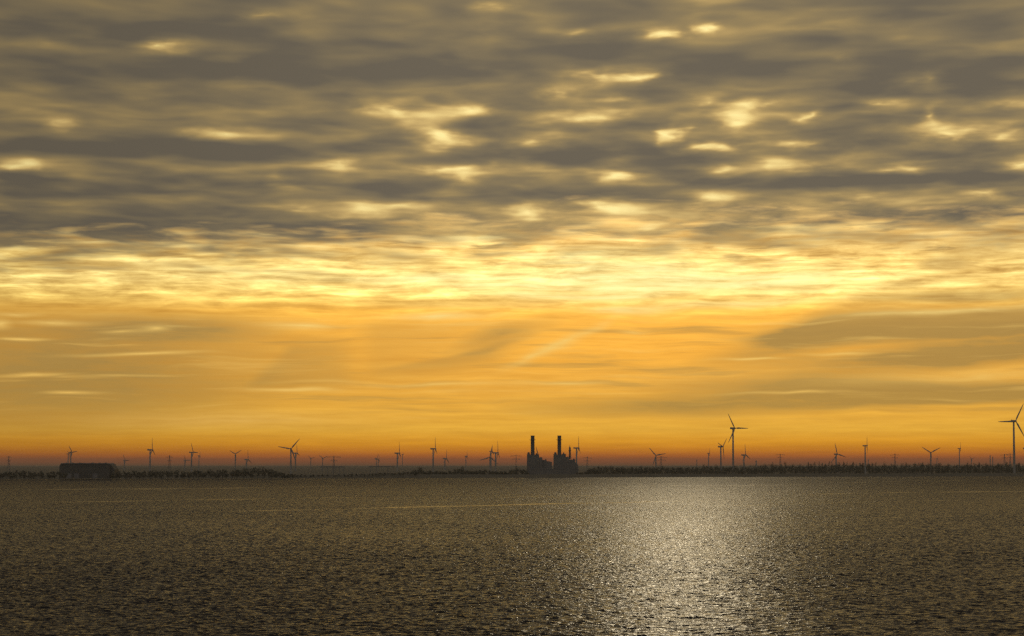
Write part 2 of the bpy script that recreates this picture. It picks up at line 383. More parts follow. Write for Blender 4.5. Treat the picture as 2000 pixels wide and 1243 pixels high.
# ------------------------------------------------------------------ water
def shore_y(x): return 4300.0 + 0.5 * x
def build_water():
    naz, azm = 1300, 0.262
    az = np.linspace(-azm, azm, naz, dtype=np.float64)
    D = 285.0 * 1.0012 ** np.arange(2420)
    A, R = np.meshgrid(az, D)
    A = A + rng.uniform(-0.3, 0.3, A.shape) * (az[1] - az[0])
    R = R * (1 + rng.uniform(-0.3, 0.3, R.shape) * 0.0012)
    X = R * np.tan(A); Y = R.copy()
    sy = shore_y(X) + 4.0
    # slick streaks and wakes lying across the estuary: (px, py) anchor points turned into ground positions
    calm = np.zeros_like(X)
    def streak(pts, wid, st):
        nonlocal calm
        P = []
        for px, py in pts:
            Yd = CAM_H * FH / (py - HZ); P.append(((px - 1000) / FH * Yd, Yd))
        xs = np.array([p[0] for p in P]); ys = np.array([p[1] for p in P])
        yc = np.interp(X, xs, ys) + wid * (0.5 * np.sin(X * 0.031 + wid) + 0.3 * np.sin(X * 0.077))
        wl = wid * (0.55 + 0.25 * np.sin(X * 0.09 + wid) + 0.35 * np.sin(X * 0.021 + st * 9) * np.sin(X * 0.0083 + 2))
        fade = np.clip((X - xs[0]) / (0.18 * (xs[-1] - xs[0])), 0, 1) * np.clip((xs[-1] - X) / (0.18 * (xs[-1] - xs[0])), 0, 1)
        calm = np.maximum(calm, st * fade * np.exp(-((Y - yc) / np.maximum(wl, 1)) ** 2))
    streak([(270, 1004.5), (500, 998), (800, 990.5), (1130, 983.5), (1420, 977)], 13, .85)
    streak([(-60, 983), (160, 980), (420, 976), (760, 971)], 13, .85)
    streak([(-60, 957), (150, 956), (420, 954), (700, 950)], 40, .7)
    streak([(820, 975), (1000, 971.5), (1140, 968), (1250, 966)], 20, .6)
    streak([(1520, 966), (1760, 962.5), (2080, 959)], 22, .85)
    streak([(1560, 943), (1750, 941), (1900, 938)], 60, .6)
    streak([(1250, 992), (1420, 988), (1660, 982), (1900, 976)], 14, .35)
    streak([(1640, 1015), (1760, 1011), (1930, 1007)], 9, .35)
    streak([(1160, 951), (1400, 948), (1600, 947)], 40, .4)
    # wind-sea: many short-crested components
    Z = np.zeros(X.shape, np.float32)
    Xf = X.astype(np.float32); Yf = Y.astype(np.float32)
    n = 72
    for i in range(n):
        L = 0.65 * (3.7 / 0.65) ** ((i + rng.uniform()) / n)
        th = math.radians(-90 + 12 + rng.normal() * 23)
        k = 2 * math.pi / L
        slope = 0.033 * (0.8 + 0.4 * rng.uniform()) * (1.1 if L < 3.0 else 0.8)
        amp = slope / k
        Z += (amp * np.sin(k * math.cos(th) * Xf + k * math.sin(th) * Yf + rng.uniform(0, 6.28))).astype(np.float32)
    # gust patches
    g = (np.sin(Xf / 61 + 1.3 * np.sin(Yf / 140)) * np.sin(Yf / 97 + 1.1 * np.sin(Xf / 83)) + 0.6 * np.sin(Xf / 23 + Yf / 210) * np.sin(Yf / 53 + 2)) * 0.5
    crest = 0.2 * np.maximum(Z, 0) ** 2
    Z = (Z + crest) * (0.95 + 0.22 * g)
    Z *= (1 - 0.75 * calm)
    edge = np.clip((sy - Y) / 40.0, 0, 1)
    Z *= edge
    Y = np.minimum(Y, sy); X = np.where(R > sy, X, X)
    verts = np.stack([X, Y, Z], -1).reshape(-1, 3)
    nr = len(D)
    idx = np.arange(nr * naz).reshape(nr, naz)
    q = np.stack([idx[:-1, :-1], idx[:-1, 1:], idx[1:, 1:], idx[1:, :-1]], -1)
    keep = (R[:-1, :-1] < sy[:-1, :-1])
    q = q[keep]
    # coarse calm sheet all round the finely waved sector
    xl, xr = 285.0 * math.tan(-azm), 285.0 * math.tan(azm)
    t = math.tan(azm)
    def hit(s):      # where the sector side meets the shore
        return (4304.0) / (1 - 0.5 * s)
    yl, yr = hit(-t), hit(t)
    ex = [(xl, 285, 0), (xr, 285, 0), (t * yr, yr, 0), (-t * yl, yl, 0),
          (-4000, 285, 0), (4000, 285, 0), (4000, shore_y(4000) + 4, 0), (-4000, shore_y(-4000) + 4, 0), (-4000, -3000, 0), (4000, -3000, 0)]
    b = len(verts)
    ex = np.array(ex, float)
    eq = np.array([(8, 9, 5, 4), (4, 0, 3, 7), (1, 5, 6, 2)]) + b
    verts = np.concatenate([verts, ex]); q = np.concatenate([q, eq])
    m = bpy.data.materials.new('estuary_water'); m.use_nodes = True
    N = NT(m.node_tree); bs = m.node_tree.nodes['Principled BSDF']
    bs.inputs['Base Color'].default_value = (0.006, 0.007, 0.007, 1)
    bs.inputs['IOR'].default_value = 1.333
    at_ = N.node('ShaderNodeAttribute', attribute_name='calm').outputs['Fac']
    far_ = N.node('ShaderNodeAttribute', attribute_name='unresolved').outputs['Fac']
    co = N.node('ShaderNodeNewGeometry').outputs['Position']
    n1 = N.noise(N.v('MULTIPLY', co, (0.42, 1.9, 1)), 1.0, 2.0, 0.45, 0.2)
    n2 = N.noise(N.v('MULTIPLY', co, (0.14, 0.6, 1)), 1.0, 2.0, 0.5, 0.1)
    h = N.m('ADD', N.m('MULTIPLY', n1, 0.28), N.m('MULTIPLY', n2, 0.34))
    bp = N.node('ShaderNodeBump'); N.put(bp.inputs['Height'], h)
    bp.inputs['Distance'].default_value = 1.0
    lane = N.noise(N.v('MULTIPLY', co, (0.006, 0.0022, 1)), 1.0, 3.0, 0.55, 0.6)
    bs.inputs['Specular IOR Level'].default_value = 0.24
    N.put(bp.inputs['Strength'], N.m('MULTIPLY_ADD', at_, -0.85, N.m('MULTIPLY_ADD', far_, 0.5, N.m('MULTIPLY_ADD', lane, 0.8, 0.6))))
    N.put(bs.inputs['Normal'], bp.outputs[0])
    N.put(bs.inputs['Roughness'], N.m('MULTIPLY_ADD', at_, -0.12, N.m('MULTIPLY_ADD', far_, 0.16, 0.20)))
    o = mesh_np('water', verts, q, m, True)
    a = o.data.attributes.new('calm', 'FLOAT', 'POINT')
    a.data.foreach_set('value', np.concatenate([calm.ravel(), np.zeros(len(ex))]).astype(np.float32))
    a = o.data.attributes.new('unresolved', 'FLOAT', 'POINT')     # share of the waves finer than the mesh can hold
    a.data.foreach_set('value', np.concatenate([np.clip((R.ravel() - 700) / 2600, 0, 1), np.ones(len(ex))]).astype(np.float32))
    tag(o, kind='structure')
build_water()

# ------------------------------------------------------------------ ground with the sea dyke
def build_ground():
    prof = [(-30, -2.0), (0, -0.6), (6, 0.4), (26, 5.6), (32, 6.0), (52, 2.6), (200, 2.2), (700, 2.0), (2500, 2.0), (9000, 2.0), (52000, 2.0)]
    xs = np.concatenate([np.linspace(-30000, -1500, 12), np.arange(-1480, 1481, 20), np.linspace(1500, 30000, 12)])
    vs = []
    for j, (d, z) in enumerate(prof):
        for x in xs:
            wob = 3.0 * math.sin(x / 140.0) + 1.5 * math.sin(x / 37.0) if abs(x) < 1500 else 0
            y = shore_y(max(min(x, 4000), -4000)) + d + (wob if 0 < d < 300 else 0)
            zz = z + (0.25 * math.sin(x / 61.0 + j) if 20 < d < 3000 else 0)
            vs.append((x, y if d < 50000 else 58000, zz))
    n = len(xs)
    q = [(j * n + i, j * n + i + 1, (j + 1) * n + i + 1, (j + 1) * n + i) for j in range(len(prof) - 1) for i in range(n - 1)]
    m = principled('dyke_grass', (0.13, 0.12, 0.09), 0.95, scale=0.03, rgb2=(0.09, 0.085, 0.06))
    o = mesh_np('ground', np.array(vs), np.array(q), m, True)
    tag(o, kind='structure')
build_ground()

# ------------------------------------------------------------------ trees
def crown_np(cx, cy, z0, z1, rad, nq, size, gen, lean=0.0):
    """leaf-clump quads scattered unevenly through a crown"""
    k = max(3, int(nq / 16))
    cc = gen.normal(0, 0.42, (k, 3)); cc[:, 2] = gen.uniform(-0.85, 0.85, k)
    shrink = np.sqrt(np.maximum(1 - cc[:, 2] ** 2, 0.15)); cc[:, :2] *= shrink[:, None]
    who = gen.integers(0, k, nq)
    p = cc[who] + gen.normal(0, 0.20, (nq, 3))
    h = (z1 - z0) / 2
    c = np.stack([cx + p[:, 0] * rad, cy + p[:, 1] * rad, z0 + h + p[:, 2] * h], -1)
    c[:, 2] = np.maximum(c[:, 2], z0 * 0.4 + 1.0)
    a = gen.normal(0, 1, (nq, 3)); a /= np.linalg.norm(a, axis=1)[:, None]
    b = np.cross(a, gen.normal(0, 1, (nq, 3))); b /= np.linalg.norm(b, axis=1)[:, None]
    s = size * gen.uniform(0.5, 1.3, (nq, 1))
    return np.stack([c + a * s, c + b * s * 0.8, c - a * s, c - b * s * 0.8], 1).reshape(-1, 3)

def wood(name, label, px0, px1, Y0, depth, top_fn, step=7.0, rows=4, nq=70, size=1.0, spread=0.55):
    gen = np.random.default_rng(int(px0) + 107)
    out = []; bars = MB()
    x0 = (px0 - 1000) / FH * Y0; x1 = (px1 - 1000) / FH * Y0
    for r in range(rows):
        Yr = Y0 + depth * r / max(1, rows - 1)
        x = x0
        while x < x1:
            xx = x * Yr / Y0 + gen.uniform(-2, 2); yy = Yr + gen.uniform(-6, 6) + 0.5 * (xx - x0)
            px = 1000 + xx / yy * FH
            ztop = CAM_H + (HZ - top_fn(px)) / FH * yy
            ztop = max(4.0, ztop * gen.uniform(0.80, 1.03) - 1.0)
            rad = ztop * spread * gen.uniform(0.7, 1.15) * 0.55 + 1.2
            out.append(crown_np(xx, yy, 2.0 + ztop * 0.12, ztop, rad, nq, size, gen))
            bars.bar((xx, yy, 1.5), (xx + gen.uniform(-1, 1), yy, ztop * 0.7), 0.35)
            x += step * gen.uniform(0.6, 1.5)
    v = np.concatenate(out); nb = len(v)
    v = np.concatenate([v, np.array(bars.v)])
    q = np.arange(nb).reshape(-1, 4)
    q = np.concatenate([q, np.array(bars.f) + nb])
    o = mesh_np(name, v, q, M_LEAF)
    tag(o, label, 'wood', kind='stuff')
    return o

def lerp_fn(pts):
    xs = [p[0] for p in pts]; ys = [p[1] for p in pts]
    return lambda x: float(np.interp(x, xs, ys))
wood('wood', 'low dark wood on the shore left of the big hall', -40, 118, 4050 - 480, 60, lerp_fn([(-40, 916), (20, 919), (45, 918), (75, 920), (118, 921)]), rows=3)
wood('wood', 'low wood on the shore right of the big hall, rising to a hump', 222, 556, 4040 - 360, 90, lerp_fn([(222, 923), (240, 919), (300, 917), (360, 919), (400, 916), (460, 916), (485, 912), (505, 911), (525, 915), (545, 920), (556, 925)]), rows=4)
wood('wood', 'thin low scrub on the shore below the gantries', 556, 815, 4200 - 90, 60, lerp_fn([(556, 925), (600, 926), (700, 925), (780, 922), (815, 918)]), rows=3, nq=50)
wood('wood', 'low ragged wood on the shore left of the power station', 808, 1034, 4300, 110, lerp_fn([(808, 919), (822, 913), (830, 918), (870, 920), (900, 913), (906, 919), (950, 916), (975, 920), (1010, 914), (1034, 919)]), rows=4)
wood('wood', 'long dark wood along the whole right shore', 1150, 2330, 4750, 220, lerp_fn([(1120, 925), (1150, 915), (1165, 911), (1200, 910), (1240, 912), (1290, 911), (1330, 912), (1380, 907), (1420, 910), (1480, 909), (1500, 906), (1560, 907), (1620, 906), (1700, 907), (1760, 907), (1800, 905), (1860, 907), (1930, 906), (2050, 905)]), rows=5, nq=70, step=7.5)
wood('wood', 'scrubby wood between the power station and the right shore wood', 1126, 1168, 4450, 60, lerp_fn([(1126, 921), (1140, 920), (1150, 917), (1168, 912)]), rows=3)

def tree(px, py_top, Y, rad, name, label, group, gen, narrow=True):
    p = at(px, Y); ztop = CAM_H + (HZ - py_top) / FH * Y
    p.z = 2.0
    t = thing(name, p, label, 'tree', group)
    h = ztop - 2.0
    tr = MB(); tr.lathe([(0.45, 0), (0.32, h * 0.35), (0.16, h * 0.7), (0.04, h * 0.97)], seg=8)
    for k in range(9):
        a = gen.uniform(0, 6.28); z = h * gen.uniform(0.25, 0.75); L = rad * gen.uniform(0.6, 1.0)
        tr.bar((0, 0, z), (math.cos(a) * L * .7, math.sin(a) * L * .7, z + L * gen.uniform(0.9, 1.8)), 0.16)
    tr.build('trunk', M_BARK, t)
    v = crown_np(0, 0, h * 0.22, h, rad, 170, 0.7, gen)
    c = mesh_np('crown', v, np.arange(len(v)).reshape(-1, 4), M_LEAF); c.parent = t
    return t
gen = np.random.default_rng(77)
for px in [1578, 1585, 1592, 1600, 1606, 1612, 1619, 1625, 1640, 1647, 1653, 1660, 1667, 1673, 1679, 1684, 1698, 1704, 1711]:
    tree(px + gen.uniform(-1, 1), 903.5 + gen.uniform(-2.2, 2.0), 4900 + 0.5 * 600 + gen.uniform(-60, 60), gen.uniform(2.0, 3.4), 'poplar_tree',
         'slim poplar in the close row on the skyline around the three-bladed turbine', 'poplars in a close row on the right skyline', gen)
for px, py in [(1492, 904), (1509, 903.5), (1533, 904), (1548, 905), (1563, 904.5)]:
    tree(px, py, 5150, 3.6, 'bushy_tree', 'rounded skyline tree right of the tallest central turbine, near a lattice pylon', 'rounded trees right of the tall turbine', gen)
for px, py in [(1727, 904.5), (1741, 903.5), (1770, 905), (1787, 903), (1795, 902.5), (1803, 904), (1835, 904.5), (1852, 903.5), (1890, 903), (1912, 904), (1925, 902.5), (1950, 903.5), (1966, 902), (1990, 902.5)]:
    tree(px, py, 5250, 3.0, 'bushy_tree', 'ragged tree breaking the skyline towards the right edge', 'ragged trees towards the right edge', gen)
tree(820, 911.5, 4450, 4.0, 'bushy_tree', 'lone rounded tree standing above the shore wood left of the tall slim turbine', None, gen)
tree(903, 911, 4450, 2.6, 'bushy_tree', 'slim tree rising from the shore wood midway to the power station', None, gen)
tree(1009, 912, 4450, 4.2, 'bushy_tree', 'bushy tree on the shore just left of the power station', None, gen)

# ------------------------------------------------------------------ wind turbines
def blade_mb(R, fat=1.0):
    mb = MB(); prof = [(0.0, .040, .040), (.05, .040, .040), (.12, .060, .042), (.22, .092, .038), (.4, .078, .032), (.6, .062, .025), (.8, .046, .018), (.94, .030, .010), (1.0, .008, .004)]
    seg = 12; vs = []
    for t, c, th in prof:
        tw = math.radians(16 * (1 - t) ** 2)
        for k in range(seg):
            a = 2 * math.pi * k / seg
            x = math.cos(a) * th * R * .5; y = (math.sin(a) * .5 - (0.12 if t > .1 else 0)) * c * R
            vs.append((x * math.cos(tw) - y * math.sin(tw), x * math.sin(tw) + y * math.cos(tw), t * R))
    vs = [(x * fat, y * fat, z) for x, y, z in vs]
    n = len(prof)
    fs = [(j * seg + k, j * seg + (k + 1) % seg, (j + 1) * seg + (k + 1) % seg, (j + 1) * seg + k) for j in range(n - 1) for k in range(seg)]
    fs += [tuple(range(seg - 1, -1, -1)), tuple(range((n - 1) * seg, n * seg))]
    mb.add(vs, fs, True)
    return mb

def turbine(px, hy, Rpx, c, th, label, H=62.0, group='wind turbines along the far shore', flip=1, Y=None):
    """rotor axis points right (flip=1) or left; c = how squarely the rotor faces us, th = first blade clockwise from up"""
    if Y is None:
        Y = (H - CAM_H) / max(HZ - hy, 3.0) * FH
        Y = min(max(Y, 5000.0), 8800.0)
    p = at(px, Y); H = CAM_H + (HZ - hy) / FH * Y; R = Rpx / FH * Y
    p.z = 1.9
    t = thing('wind_turbine', p, label, 'wind turbine', group)
    # axis direction: angle psi from the direction towards the camera (-Y), turning to +X
    psi = math.acos(max(-1, min(1, c))) * flip
    ang = -math.pi / 2 + psi            # local +X of head -> this heading
    h = H - 1.9
    fat = float(np.interp(Rpx, [10, 20, 34], [1.55, 1.3, 1.0]))
    tw = MB(); tw.lathe([(.066 * R * fat, 0), (.062 * R * fat, .02 * h), (.052 * R * fat, .5 * h), (.042 * R * fat, h - .05 * R)], seg=24)
    tw.build('tower', M_WHITE, t)
    na = MB()
    nl, nh = .40 * R, .060 * R
    secs = [(-.62, .55), (-.56, .92), (-.1, 1.0), (.28, .95), (.36, .62)]
    vs = []
    for s, k in secs:
        for a in range(12):
            an = 2 * math.pi * a / 12 + math.pi / 12
            cx, cz = math.cos(an), math.sin(an)
            e = 0.55
            vs.append((s * nl, math.copysign(abs(cx) ** e, cx) * nh * .85 * k, math.copysign(abs(cz) ** e, cz) * nh * k))
    fs = [(j * 12 + k, j * 12 + (k + 1) % 12, (j + 1) * 12 + (k + 1) % 12, (j + 1) * 12 + k) for j in range(4) for k in range(12)]
    fs += [tuple(range(11, -1, -1)), tuple(range(48, 60))]
    na.add(vs, fs, False)
    na.box(-.5 * nl, -.44 * nl, -.01 * R, .01 * R, nh * .9, nh * 1.5)
    o = na.build('nacelle', M_WHITE, t); o.location = (0, 0, h); o.rotation_euler = (0, 0, ang)
    hb = MB(); hb.lathe([(.050 * R, -.035 * R), (.052 * R, .0), (.044 * R, .04 * R), (.022 * R, .07 * R), (.004 * R, .08 * R)], axis='X', seg=16)
    ro = hb.build('rotor', M_WHITE, t)
    off = .36 * nl + .04 * R
    ro.location = (math.cos(ang) * off, math.sin(ang) * off, h); ro.rotation_euler = (0, 0, ang)
    bl = blade_mb(R, fat).build('blade', M_WHITE, ro)
    bls = [bl]
    for k in (1, 2):
        b = bl.copy(); COL.objects.link(b); b.parent = ro; bls.append(b)
    # seen from the camera the rotor's local Y points left/right: clockwise angle th
    for k, b in enumerate(bls):
        b.rotation_euler = (math.radians(-(th + 120 * k)), 0, 0)
    return t
T = turbine
T(138, 884, 17, .45, -38, 'wind turbine standing behind the left end of the big hall, one blade up left')
T(133, 887, 13, .15, 178, 'faint far turbine close beside the one behind the big hall', H=60)
T(243, 900, 14, .5, -32, 'small hazy turbine just right of the big hall, blade tilted up left')
T(293, 879, 24, .12, -4, 'slim tall turbine seen edge on with upright blade, alone right of the big hall')
T(361, 900, 13, .5, -33, 'smallest hazy turbine of the left trio, left of its taller neighbour')
T(374, 884, 21, .33, -28, 'tallest turbine of the left trio, edge on with a leaning upright blade')
T(388.5, 890.5, 10, .1, 2, 'short turbine of the left trio, right of its taller neighbour, edge on')
T(459.5, 887, 14, .95, -62, 'small turbine with blades spread in a Y above the shore hump')
T(481.5, 898, 19, .3, -6, 'small hazy turbine with one upright blade above the highest part of the shore hump')
T(568, 877, 26, .98, -80, 'large turbine facing us, one blade pointing left and one up right', Y=5100)
T(577, 885.5, 19, .18, -14, 'edge on turbine close behind the right side of the large facing one')
T(607, 896, 9, .85, -48, 'tiny hazy turbine with a short Y of blades left of the left gantry')
T(630, 895.5, 10, .9, -52, 'tiny turbine with a Y of blades above the left end of the left gantry')
T(735, 896, 10, .6, 24, 'tiny turbine above the middle gantry, blades in a small fan')
T(738.5, 898, 10, .1, 3, 'tiny edge on turbine tucked right behind the one above the middle gantry')
T(776, 885.5, 23, .12, -5, 'tall edge on turbine at the right end of the middle gantry')
T(786, 888, 8, .1, 90, 'faint short turbine just right of the tall one by the middle gantry')
T(846, 877, 24, .12, -5, 'tall slim edge on turbine with upright blade above the lone rounded tree')
T(869, 896, 18, .35, 3, 'smaller hazy turbine with upright blade right of the tall slim one')
T(910, 891.5, 12, .2, 5, 'small lone edge on turbine midway between the tall slim one and the power station')
T(957, 893, 22, 1.0, 12, 'turbine with a long blade reaching down left, leftmost of the power station cluster')
T(959, 882, 14, .2, 2, 'turbine with short upright blade in the middle of the cluster left of the power station')
T(968, 885, 25, .15, -7, 'turbine with the highest blade of the cluster left of the power station')
T(1126, 875.5, 24, .2, -2, 'edge on turbine just right of the power station, seen over its low end')
T(1281, 890, 20, 1.0, -41, 'low turbine right of the power station with blades spread left and right')
T(1384, 885.5, 12, .12, 4, 'small edge on turbine left of the pair of central right turbines')
T(1408, 873, 25, .5, -72, 'mid sized turbine standing just left of the tallest central turbine')
T(1432, 837, 33, .85, -30, 'tallest turbine of the middle right, one blade level to the right', Y=5000)
T(1453, 889, 22, .5, -9, 'small turbine with upright blade just right of the tallest central turbine')
T(1633, 887.5, 23, .85, -15, 'turbine with three spread blades above the row of poplars')
T(1690, 871, 20, .2, 18, 'edge on turbine with thick tower right of the row of poplars')
T(1818, 884.5, 21, 1.0, -58, 'turbine with blades raised in a wide Y above the right wood')
T(1874, 876.5, 13, .15, 6, 'small edge on turbine between the wide Y turbine and the largest one')
T(1981, 823, 39, .95, 28, 'largest turbine of all, near the right edge, one blade level to the left', Y=5200)
T(2002, 877, 15, .6, -82, 'turbine cut off by the right edge, low behind the largest one')
T(1830, 896, 8, .5, 20, 'tiny hazy turbine right beside the wide Y turbine')
T(1897, 897, 9, .8, -50, 'tiny hazy turbine in the gap left of the two thin chimneys')

# ------------------------------------------------------------------ lattice pylons
def pylon(px, py_top, Y, arms, label, base_w=7.0, rz=0.0):
    p = at(px, Y); H = CAM_H + (HZ - py_top) / FH * Y - 2.0; p.z = 2.0
    t = thing('electricity_pylon', p, label, 'pylon', 'electricity pylons', rz)
    mb = MB(); n = 7; top_w = 1.4
    W = lambda f: base_w / 2 * (1 - f) ** 1.3 + top_w / 2
    cr = [(-1, -1), (1, -1), (1, 1), (-1, 1)]
    for i in range(n):
        f0, f1 = i / n, (i + 1) / n
        for k in range(4):
            a, b = cr[k], cr[(k + 1) % 4]
            P = lambda c, f: (c[0] * W(f), c[1] * W(f), f * H)
            mb.bar(P(a, f0), P(a, f1), 0.42); mb.bar(P(a, f0), P(b, f1), 0.24); mb.bar(P(b, f0), P(a, f1), 0.24); mb.bar(P(a, f1), P(b, f1), 0.24)
    mb.build('lattice_tower', M_STEEL, t)
    for fy, hw in arms:
        z = H * fy; am = MB()
        for s in (-1, 1):
            for y in (-.7, .7):
                am.bar((0, y, z), (s * hw, 0, z + .2), .34)
            am.bar((0, 0, z + 2.6), (s * hw, 0, z + .3), .30)
            for k in range(1, 5):
                g = k / 5
                am.bar((s * hw * g, -.7 * (1 - g), z), (s * hw * (g - .1), 0, z + 2.6 * (1 - g) + .2), .18)
        a = am.build('cross_arm', M_STEEL, t)
        ins = MB()
        for s in (-1, 1):
            for g in (.55, .95):
                ins.lathe([(.16, 0), (.28, -.5), (.16, -1.0), (.28, -1.5), (.12, -2.6)][::-1], seg=8, org=(s * hw * g, 0, z))
        ins.build('insulators', M_CONC, a)
    return t
pylon(17, 891, 7400, [(.92, 9), (.70, 7)], 'faint lattice pylon at the far left over the shore wood')
pylon(331, 889.5, 7200, [(.88, 11), (.66, 8)], 'faint lattice pylon between the lone slim turbine and the left trio', 8)
pylon(652, 891, 6300, [(.93, 20), (.72, 10)], 'wide armed lattice pylon above the left gantry', 8)
pylon(1008, 889, 7600, [(.93, 19), (.74, 13)], 'faint wide armed lattice pylon left of the power station', 8)
pylon(1147, 892, 7400, [(.9, 14), (.7, 11)], 'faint lattice pylon just right of the power station', 8)
pylon(1291, 891, 6600, [(.9, 18), (.74, 14)], 'lattice pylon right beside the low spread turbine', 8)
pylon(1524, 886.5, 8200, [(.93, 16), (.78, 11)], 'lone lattice pylon right of the tallest central turbine', 8)
pylon(1748, 886, 8200, [(.9, 17), (.75, 12)], 'lone lattice pylon between two turbines over the right wood', 8)
pylon(1962, 887, 7800, [(.93, 14), (.76, 10)], 'lattice pylon just left of the largest turbine tower', 7)
pylon(1973, 886, 8400, [(.93, 15), (.76, 11)], 'lattice pylon close against the left side of the largest turbine tower, farther off', 7)

def slim_chimney(px, top, Y, r, label):
    p = at(px, Y); p.z = 2; H = CAM_H + (HZ - top) / FH * Y - 2
    t = thing('slim_chimney', p, label, 'chimney', 'slim industrial chimneys')
    m = MB(); m.lathe([(r * 1.3, 0), (r, H)], seg=16); m.build('shaft', M_CONC, t)
    m = MB(); m.lathe([(r * 1.02, H - 4), (r * 1.5, H - 3.8), (r * 1.5, H - 3.2), (r * 1.02, H - 3)], seg=16); m.build('platform', M_STEEL, t)
slim_chimney(1934, 889, 7000, 1.2, 'left one of two thin chimneys on the right skyline')
slim_chimney(1939, 892, 7000, 1.2, 'right, slightly shorter one of two thin chimneys on the right skyline')
slim_chimney(1477, 899, 6500, 1.5, 'stubby chimney low on the skyline right of the tallest central turbine')
slim_chimney(1361, 898, 7000, 1.1, 'thin faint chimney low on the skyline left of the small edge on turbine')
slim_chimney(1696, 897, 6500, .8, 'thin faint chimney right beside the thick towered edge on turbine')

# ------------------------------------------------------------------ shore gantries
def gantry(pa, pb, top, Y, legs, label):
    p = at((pa + pb) / 2, Y); p.z = 2
    k = Y / FH; w = (pb - pa) * k / 2; H = CAM_H + (HZ - top) * k - 2
    t = thing('gantry', p, label, 'gantry', 'long gantries on the shore')
    m = MB()
    for y in (-2.2, 2.2):
        m.bar((-w, y, H), (w, y, H), .7); m.bar((-w, y, H - 1.6), (w, y, H - 1.6), .45)
        n = 16
        for i in range(n):
            x0 = -w + 2 * w * i / n; x1 = -w + 2 * w * (i + 1) / n
            m.bar((x0, y, H - 1.6), (x1, y, H), .2)
    m.build('beam', M_STEEL, t)
    for lx in legs:
        x = (lx - (pa + pb) / 2) * k
        g = MB()
        for y in (-2.2, 2.2): g.bar((x, y * 1.7, 0), (x, y, H - 1.9), .55)
        for z in (.3, .6): g.bar((x, -2.2 * 1.4, H * z), (x, 2.2 * 1.4, H * z), .3)
        g.build('leg', M_STEEL, t)
gantry(626, 673, 911.5, 4650, [629, 640, 651, 663, 671.5], 'longer looking gantry on thin legs below the wide armed pylon')
gantry(720, 771, 911.0, 4700, [723, 735, 758, 769], 'gantry on thin legs left of the tall edge on turbine')

# ------------------------------------------------------------------ power station
KP = 4480 / FH
def zrow(py, k=KP): return CAM_H + (HZ - py) * k - 2.0
def block(px0, boxes, slopes, stack_x, label, extra):
    p = at(px0, 4480); p.z = 2
    t = thing('power_station_block', p, label, 'power station', 'twin blocks of the power station')
    w = MB(); w0 = 0
    for i, (a, b, top, dy0, dy1) in enumerate(boxes):
        w.box(a * KP, b * KP, dy0, dy1, 0, zrow(top))
    w.build('wall', M_CLAD, t)
    for a, b, ta, tb in slopes:          # sloping duct housings
        s = MB(); y0, y1 = 3.0, 19.0
        vs = [(a * KP, y0, 0), (b * KP, y0, 0), (b * KP, y0, zrow(tb)), (a * KP, y0, zrow(ta)), (a * KP, y1, 0), (b * KP, y1, 0), (b * KP, y1, zrow(tb)), (a * KP, y1, zrow(ta))]
        s.add(vs, [(0, 1, 2, 3), (5, 4, 7, 6), (3, 2, 6, 7), (0, 3, 7, 4), (1, 5, 6, 2), (0, 4, 5, 1)])
        s.build('duct_housing', M_CLAD, t)
    r = 3.75 * KP
    top = zrow(851)
    s = MB(); s.lathe([(r * 1.06, 0), (r, 30), (r * .97, top - 1.4), (r * 1.02, top - 1.2), (r * 1.02, top), (r * .86, top), (r * .86, top - 1.5)], seg=36, org=(stack_x * KP, 9, 0))
    for z in (0.45, .6, .75, .9): s.lathe([(r * .99, top * z), (r * 1.03, top * z + .1), (r * 1.03, top * z + .5), (r * .99, top * z + .6)], seg=36, org=(stack_x * KP, 9, 0))
    st = s.build('chimney_stack', M_STACK, t)
    g = MB(); zc = zrow(860)
    g.lathe([(r * 1.02, zc), (r * 1.62, zc + .1), (r * 1.62, zc + .4), (r * 1.02, zc + .5)], seg=32, org=(stack_x * KP, 9, 0))
    for k in range(16):
        a = 2 * math.pi * k / 16
        x, y = stack_x * KP + r * 1.58 * math.cos(a), 9 + r * 1.58 * math.sin(a)
        a2 = a + math.pi / 8
        x2, y2 = stack_x * KP + r * 1.58 * math.cos(a2), 9 + r * 1.58 * math.sin(a2)
        g.bar((x, y, zc + .4), (x, y, zc + 1.7), .12); g.bar((x, y, zc + 1.6), (x2, y2, zc + 1.6), .1)
    g.build('platform', M_STEEL, st)
    ld = MB()
    for dx in (-.35, .35): ld.bar((stack_x * KP + dx, 9 - r * 1.12, zrow(888)), (stack_x * KP + dx, 9 - r * 1.05, top - 1), .1)
    ld.build('ladder', M_STEEL, st)
    for a, b, z0, z1 in extra:           # roof drums and vents
        e = MB(); rr = (b - a) * KP / 2
        e.lathe([(rr, zrow(z0)), (rr, zrow(z1) - rr * .35), (rr * .8, zrow(z1) - rr * .1), (rr * .3, zrow(z1))], seg=16, org=((a + b) / 2 * KP, 8, 0))
        e.build('roof_vent', M_STACK, t)
    rl = MB()
    for a, b, tp, y0, y1 in boxes[:3]:
        z = zrow(tp)
        n = max(2, int((b - a) * KP / 2))
        for i in range(n + 1):
            x = a * KP + (b - a) * KP * i / n; rl.bar((x, y0 + .1, z), (x, y0 + .1, z + 1.1), .1)
        rl.bar((a * KP, y0 + .1, z + 1.1), (b * KP, y0 + .1, z + 1.1), .1)
    rl.build('railing', M_STEEL, t)
    return t
